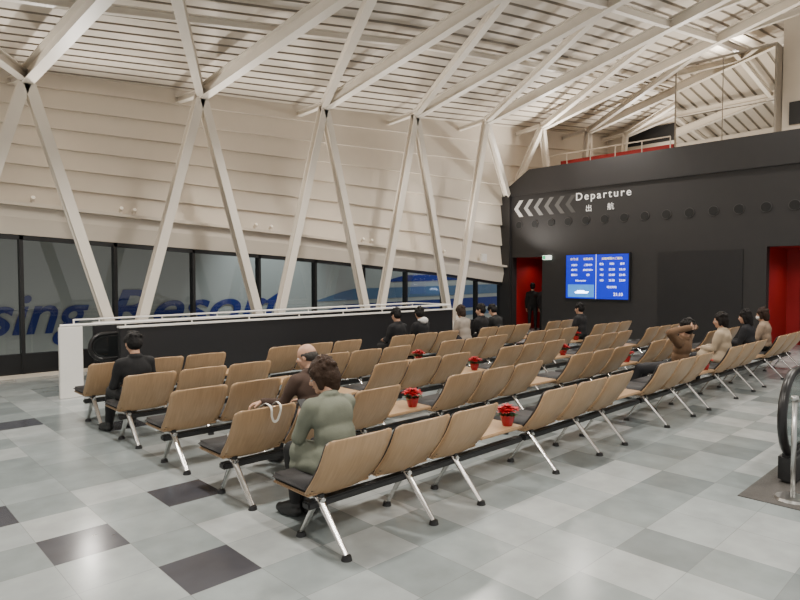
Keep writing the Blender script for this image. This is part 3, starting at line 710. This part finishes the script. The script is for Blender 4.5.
    for s in (-1, 1):
        bm = bmesh.new(); h0 = an[s]+V((0, -0.02, -0.045)); t0 = toe[s]+V((0, 0.01, -0.0))
        t0.z = 0.042; h0.z = 0.05
        add_caps(bm, h0, 0.042, t0, 0.038); add_caps(bm, an[s], 0.046, toe[s], 0.034)
        add_sph(bm, (h0+t0)/2+V((0, 0, -0.024)), (0.045, 0.125, 0.018), Matrix.Rotation(-0.18*s, 3, 'Z'))
        remesh("shoe", bm, 0.009, mat("shoe_leather", shoes, 0.4), e, smooth=1)
    bm = bmesh.new(); g_ = 0.016 if coat else 0.006
    add_sph(bm, P+U*0.02, (0.160+g_, 0.112+g_, 0.10), R, 20); add_sph(bm, P+U*0.14, (0.150+g_, 0.108+g_, 0.18), R, 20); add_sph(bm, ch, (0.160+g_, 0.108+g_, 0.145), R, 20)
    for s in (-1, 1):
        add_caps(bm, nb-U*0.035, 0.054, shd[s], 0.059+g_*0.4); add_caps(bm, shd[s], 0.059+g_*0.5, el[s], 0.049+g_*0.4)
        add_caps(bm, el[s], 0.049+g_*0.4, wr[s]-(wr[s]-el[s]).normalized()*0.015, 0.037+g_*0.3)
        if coat:
            add_caps(bm, hips[s]+V((0.02*s, 0, 0)), 0.112, V((0.12*s, 0.28, z0-0.01)), 0.098)
            add_caps(bm, hips[s]+V((0.09*s, 0.0, -0.04)), 0.07, V((0.17*s, 0.30, z0-0.10)), 0.045)
            add_caps(bm, V((0.15*s, 0.30, z0-0.02)), 0.05, V((0.17*s, 0.33, z0-0.24)), 0.030)
    if collar: add_sph(bm, nb+U*0.012, (0.078, 0.078, 0.036), R)
    remesh("jacket", bm, vc, mat("jacket_cloth", top, 0.9, noise=0.08, nscale=90, bump=0.3, dist=0.004), e, smooth=7, fold=0.014)
    if hood is not None:
        bm = bmesh.new(); add_sph(bm, nb-F*0.085+U*0.02, (0.10, 0.055, 0.065), R); add_sph(bm, nb+U*0.03-F*0.02, (0.085, 0.07, 0.035), R)
        remesh("hood", bm, 0.012, mat("hood_fleece", hood, 0.9), e, fold=0.012)
    return e, wr, hd
SY = 0.45
e1, w1, h1 = person(2.65, rowsY[0]+SY, "seated woman in grey-green wool coat leaning forward", (0.165, 0.178, 0.135), (0.012, 0.012, 0.013), (0.036, 0.019, 0.011),
       lean=0.28, hp=0.25, hpit=-0.3, hyaw=0.65, arms='phone', hair='bob', coat=True, near=True, foot=(0.12, 0.36), side=0.02, puff=0.012)
e2, w2, h2 = person(3.27, rowsY[1]+SY, "seated balding man in brown jacket resting one forearm sideways", (0.06, 0.035, 0.025), (0.02, 0.02, 0.022), (0.05, 0.045, 0.04),
       lean=0.12, hp=0.25, hyaw=0.55, hpit=-0.25, arms='rest', hair='bald', near=True, z0=0.485)
person(2.52, rowsY[3]+SY-0.02, "seated man in black jacket with legs stretched forward", (0.010, 0.010, 0.011), (0.011, 0.011, 0.012), (0.008, 0.007, 0.007),
       lean=0.10, hp=0.25, hpit=-0.35, arms='lap', near=True, foot=(0.13, 0.46), z0=0.475, slide=0.06)
person(7.70, rowsY[4]+SY, "seated person in black jacket with short black hair", (0.010, 0.010, 0.012), (0.012, 0.012, 0.013), (0.008, 0.007, 0.007), lean=0.1, hpit=-0.3)
person(8.32, rowsY[4]+SY, "seated person in black jacket with white hood", (0.012, 0.012, 0.014), (0.012, 0.012, 0.013), (0.008, 0.007, 0.007), lean=0.1, hpit=-0.3, hood=(0.65, 0.64, 0.62), hyaw=-0.5)
person(9.60, rowsY[4]+SY, "seated person in pale grey jacket leaning forward", (0.30, 0.26, 0.22), (0.02, 0.02, 0.03), (0.03, 0.018, 0.012), lean=0.2, hpit=-0.3, hair='bob')
person(10.15, rowsY[4]+SY, "seated person in black coat with dark hair", (0.012, 0.011, 0.012), (0.012, 0.012, 0.013), (0.010, 0.008, 0.007), lean=0.05, hyaw=0.4)
person(10.75, rowsY[4]+SY, "seated person slumped in black coat", (0.010, 0.010, 0.010), (0.012, 0.012, 0.013), (0.008, 0.007, 0.007), lean=0.3, hpit=-0.5)
person(12.2, rowsY[3]+SY, "seated person in dark jacket with black hair", (0.012, 0.012, 0.014), (0.012, 0.012, 0.013), (0.008, 0.007, 0.007), lean=0.05)
person(8.73, rowsY[0]+SY, "man reclining with hands behind head, brown jacket", (0.15, 0.085, 0.045), (0.018, 0.018, 0.022), (0.010, 0.008, 0.007),
       lean=-0.16, hp=0.05, hpit=0.1, arms='behind', slide=0.10, foot=(0.12, 0.55), mask=(0.75, 0.75, 0.74), near=True)
person(10.55, rowsY[0]+SY, "seated woman in cream coat with dark hair", (0.42, 0.33, 0.23), (0.03, 0.03, 0.035), (0.010, 0.007, 0.006), lean=0.06, hair='bob', coat=True, hyaw=0.3)
person(11.85, rowsY[0]+SY, "seated woman in black jacket with long black hair", (0.012, 0.012, 0.015), (0.012, 0.012, 0.013), (0.008, 0.006, 0.006), lean=0.1, hair='long')
person(12.75, rowsY[0]+SY, "seated person in beige coat with brown hair", (0.33, 0.24, 0.17), (0.02, 0.02, 0.02), (0.03, 0.015, 0.01), lean=0.05, hair='bob', mask=(0.75, 0.75, 0.74))
person(17.5, 11.72, "standing person in black coat inside red recess", (0.010, 0.010, 0.010), (0.010, 0.010, 0.011), (0.007, 0.006, 0.006), yaw=-1.0, arms='down', standing=True, lean=0.02)
person(17.45, 11.24, "standing person in dark coat inside red recess", (0.014, 0.012, 0.014), (0.010, 0.010, 0.011), (0.010, 0.008, 0.006), yaw=-1.57, arms='down', standing=True, lean=0.02)

pb = bmesh.new(); add_box(pb, (-0.036, -0.004, -0.075), (0.036, 0.004, 0.075), bevel=0.003)
ph = obj("mobile_phone", mesh_from_bm("mobile_phone", pb, M['black']), (2.65, rowsY[0]+SY+0.41, 0.80), category="phone", label="black mobile phone held in both hands")
ph.rotation_euler = (-0.7, 0, 0)

# tote bag on seat with flat handle over the back
tb = empty("tote_bag", (2.53, rowsY[1]+0.42, 0.426), category="bag", label="white canvas tote bag, handles looped over seat back")
bm = bmesh.new(); add_box(bm, (-0.10, -0.07, 0.0), (0.16, 0.12, 0.09), bevel=0.03, seg=3)
obj("bag_body", mesh_from_bm("bag_body", bm, M['canvas'], True), parent=tb)
def smooth_pts(pts, n=5):
    P = [Vector(p) for p in pts]; out = []
    for i in range(len(P)-1):
        p0 = P[max(0, i-1)]; p1 = P[i]; p2 = P[i+1]; p3 = P[min(len(P)-1, i+2)]
        for k in range(n):
            t = k/n
            out.append(0.5*((2*p1)+(p2-p0)*t+(2*p0-5*p1+4*p2-p3)*t*t+(3*p1-p0-3*p2+p3)*t**3))
    out.append(P[-1]); return out
dx = 0.0
pts = smooth_pts([(dx-0.03, -0.04, 0.07), (dx-0.02, -0.20, 0.25), (dx-0.015, -0.35, 0.366), (dx-0.01, -0.43, 0.368), (dx-0.006, -0.458, 0.335), (dx+0.0, -0.450, 0.28),
       (dx+0.025, -0.440, 0.235), (dx+0.055, -0.442, 0.24), (dx+0.072, -0.450, 0.29), (dx+0.078, -0.458, 0.335), (dx+0.082, -0.43, 0.368), (dx+0.09, -0.35, 0.366), (dx+0.10, -0.2, 0.24), (dx+0.11, -0.04, 0.07)])
bm = bmesh.new()
A = []; B = []
for i, p in enumerate(pts):
    tg = (pts[min(i+1, len(pts)-1)]-pts[max(i-1, 0)]).normalized()
    wd = tg.cross(Vector((0, -1, 0.0))) if abs(tg.z) > 0.5 or abs(tg.x) > 0.5 else Vector((1, 0, 0))
    if wd.length < 0.1: wd = Vector((1, 0, 0))
    wd.normalize()
    if A and wd.dot(lastw) < 0: wd = -wd
    lastw = wd
    A.append(bm.verts.new(p-wd*0.009)); B.append(bm.verts.new(p+wd*0.009))
for i in range(len(pts)-1): bm.faces.new((A[i], B[i], B[i+1], A[i+1]))
solid(bm, 0.003)
obj("handle", mesh_from_bm("handle", bm, M['canvas']), parent=tb)
hb = empty("handbag", (2.62, rowsY[0]+0.80, 0), category="bag", label="black soft handbag on floor between her feet")
bm = bmesh.new(); add_sph(bm, (0, 0, 0.11), (0.06, 0.11, 0.10)); add_box(bm, (-0.05, -0.10, 0.0), (0.05, 0.10, 0.12), bevel=0.03)
remesh("bag_body", bm, 0.012, mat("black_leather", (0.012, 0.011, 0.011), 0.4, bump=0.2), hb, fold=0.01)
tube("handle", [(0.0, 0.08*math.cos(a), 0.18+0.10*math.sin(a)) for a in [math.pi*i/10 for i in range(11)]], 0.007, M['black'], parent=hb)

# ---------------------------------------------------------------- lights
def spot(loc, tgt, en, ang, col=(1.0, 0.935, 0.85), r=0.12, blend=0.8):
    l = bpy.data.lights.new("hall_and_fill_spot", 'SPOT'); l.energy = en; l.spot_size = math.radians(ang); l.spot_blend = blend; l.color = col; l.shadow_soft_size = r
    o = bpy.data.objects.new("hall_and_fill_spot", l); o.location = loc
    o.rotation_euler = (Vector(tgt)-Vector(loc)).to_track_quat('-Z', 'Y').to_euler(); COL.objects.link(o); return o
for X in (1.0, 5.5, 10.0, 14.5):
    for Y in (8.7, 4.0, -0.5):
        z = beam_z(X, Y)-0.25
        spot((X+1.0, Y, z), (X+1.0, Y, 0), 610, 150, r=0.2)
for x in (0.5, 3.5, 6.5, 9.5, 12.5, 15.5):
    spot((x, YW-0.5, win_top(x)+0.9), (x+0.2, 8.5, roof_z(x, 8)), 360, 140, r=0.06)
for y in (10.5, 6.0, 2.0): spot((XW+0.6, y, 5.5), (XW-2.5, y, 9), 400, 160)
spot((22, 10, 5.6), (21.5, 8, 9), 600, 165); spot((19.6, 6.2, 8.12), (19.6, 6.2, 10), 250, 170); spot((20.9, 6.0, 5.6), (22.5, 6, 9), 400, 165)  # added fill spots without fixtures, brighten the dark upper deck and roof
spot((XW+1.0, 11.5, 2.40), (XW+1.0, 11.5, 0), 22, 150, r=0.05); spot((XW+1.0, 3.5, 2.5), (XW+1.0, 3.5, 0), 50, 150, r=0.05)
spot((15.5, 14.0, 5.0), (14.5, 16, 1.2), 330, 120, (0.9, 0.97, 1.0)); spot((9.5, 13.6, 5.0), (9.8, 16, 1.2), 800, 70, (0.9, 0.97, 1.0)); spot((19.0, 14.0, 4.0), (19, 16, 1.2), 250, 120, (0.9, 0.97, 1.0))  # added outdoor spots without fixtures, brighten the ship hull

w = bpy.data.worlds.new("world"); scene.world = w; w.use_nodes = True
w.node_tree.nodes["Background"].inputs[0].default_value = (1.0, 0.96, 0.90, 1); w.node_tree.nodes["Background"].inputs[1].default_value = 0.85

# ---------------------------------------------------------------- camera
cd = bpy.data.cameras.new("camera"); cam = bpy.data.objects.new("camera", cd); COL.objects.link(cam)
cam.location = (0, 0, 1.8); cam.rotation_euler = (math.radians(90-2.18), 0, math.radians(46.2-90))
cd.sensor_width = 36; cd.lens = 604/800*36; cd.clip_end = 200
scene.camera = cam
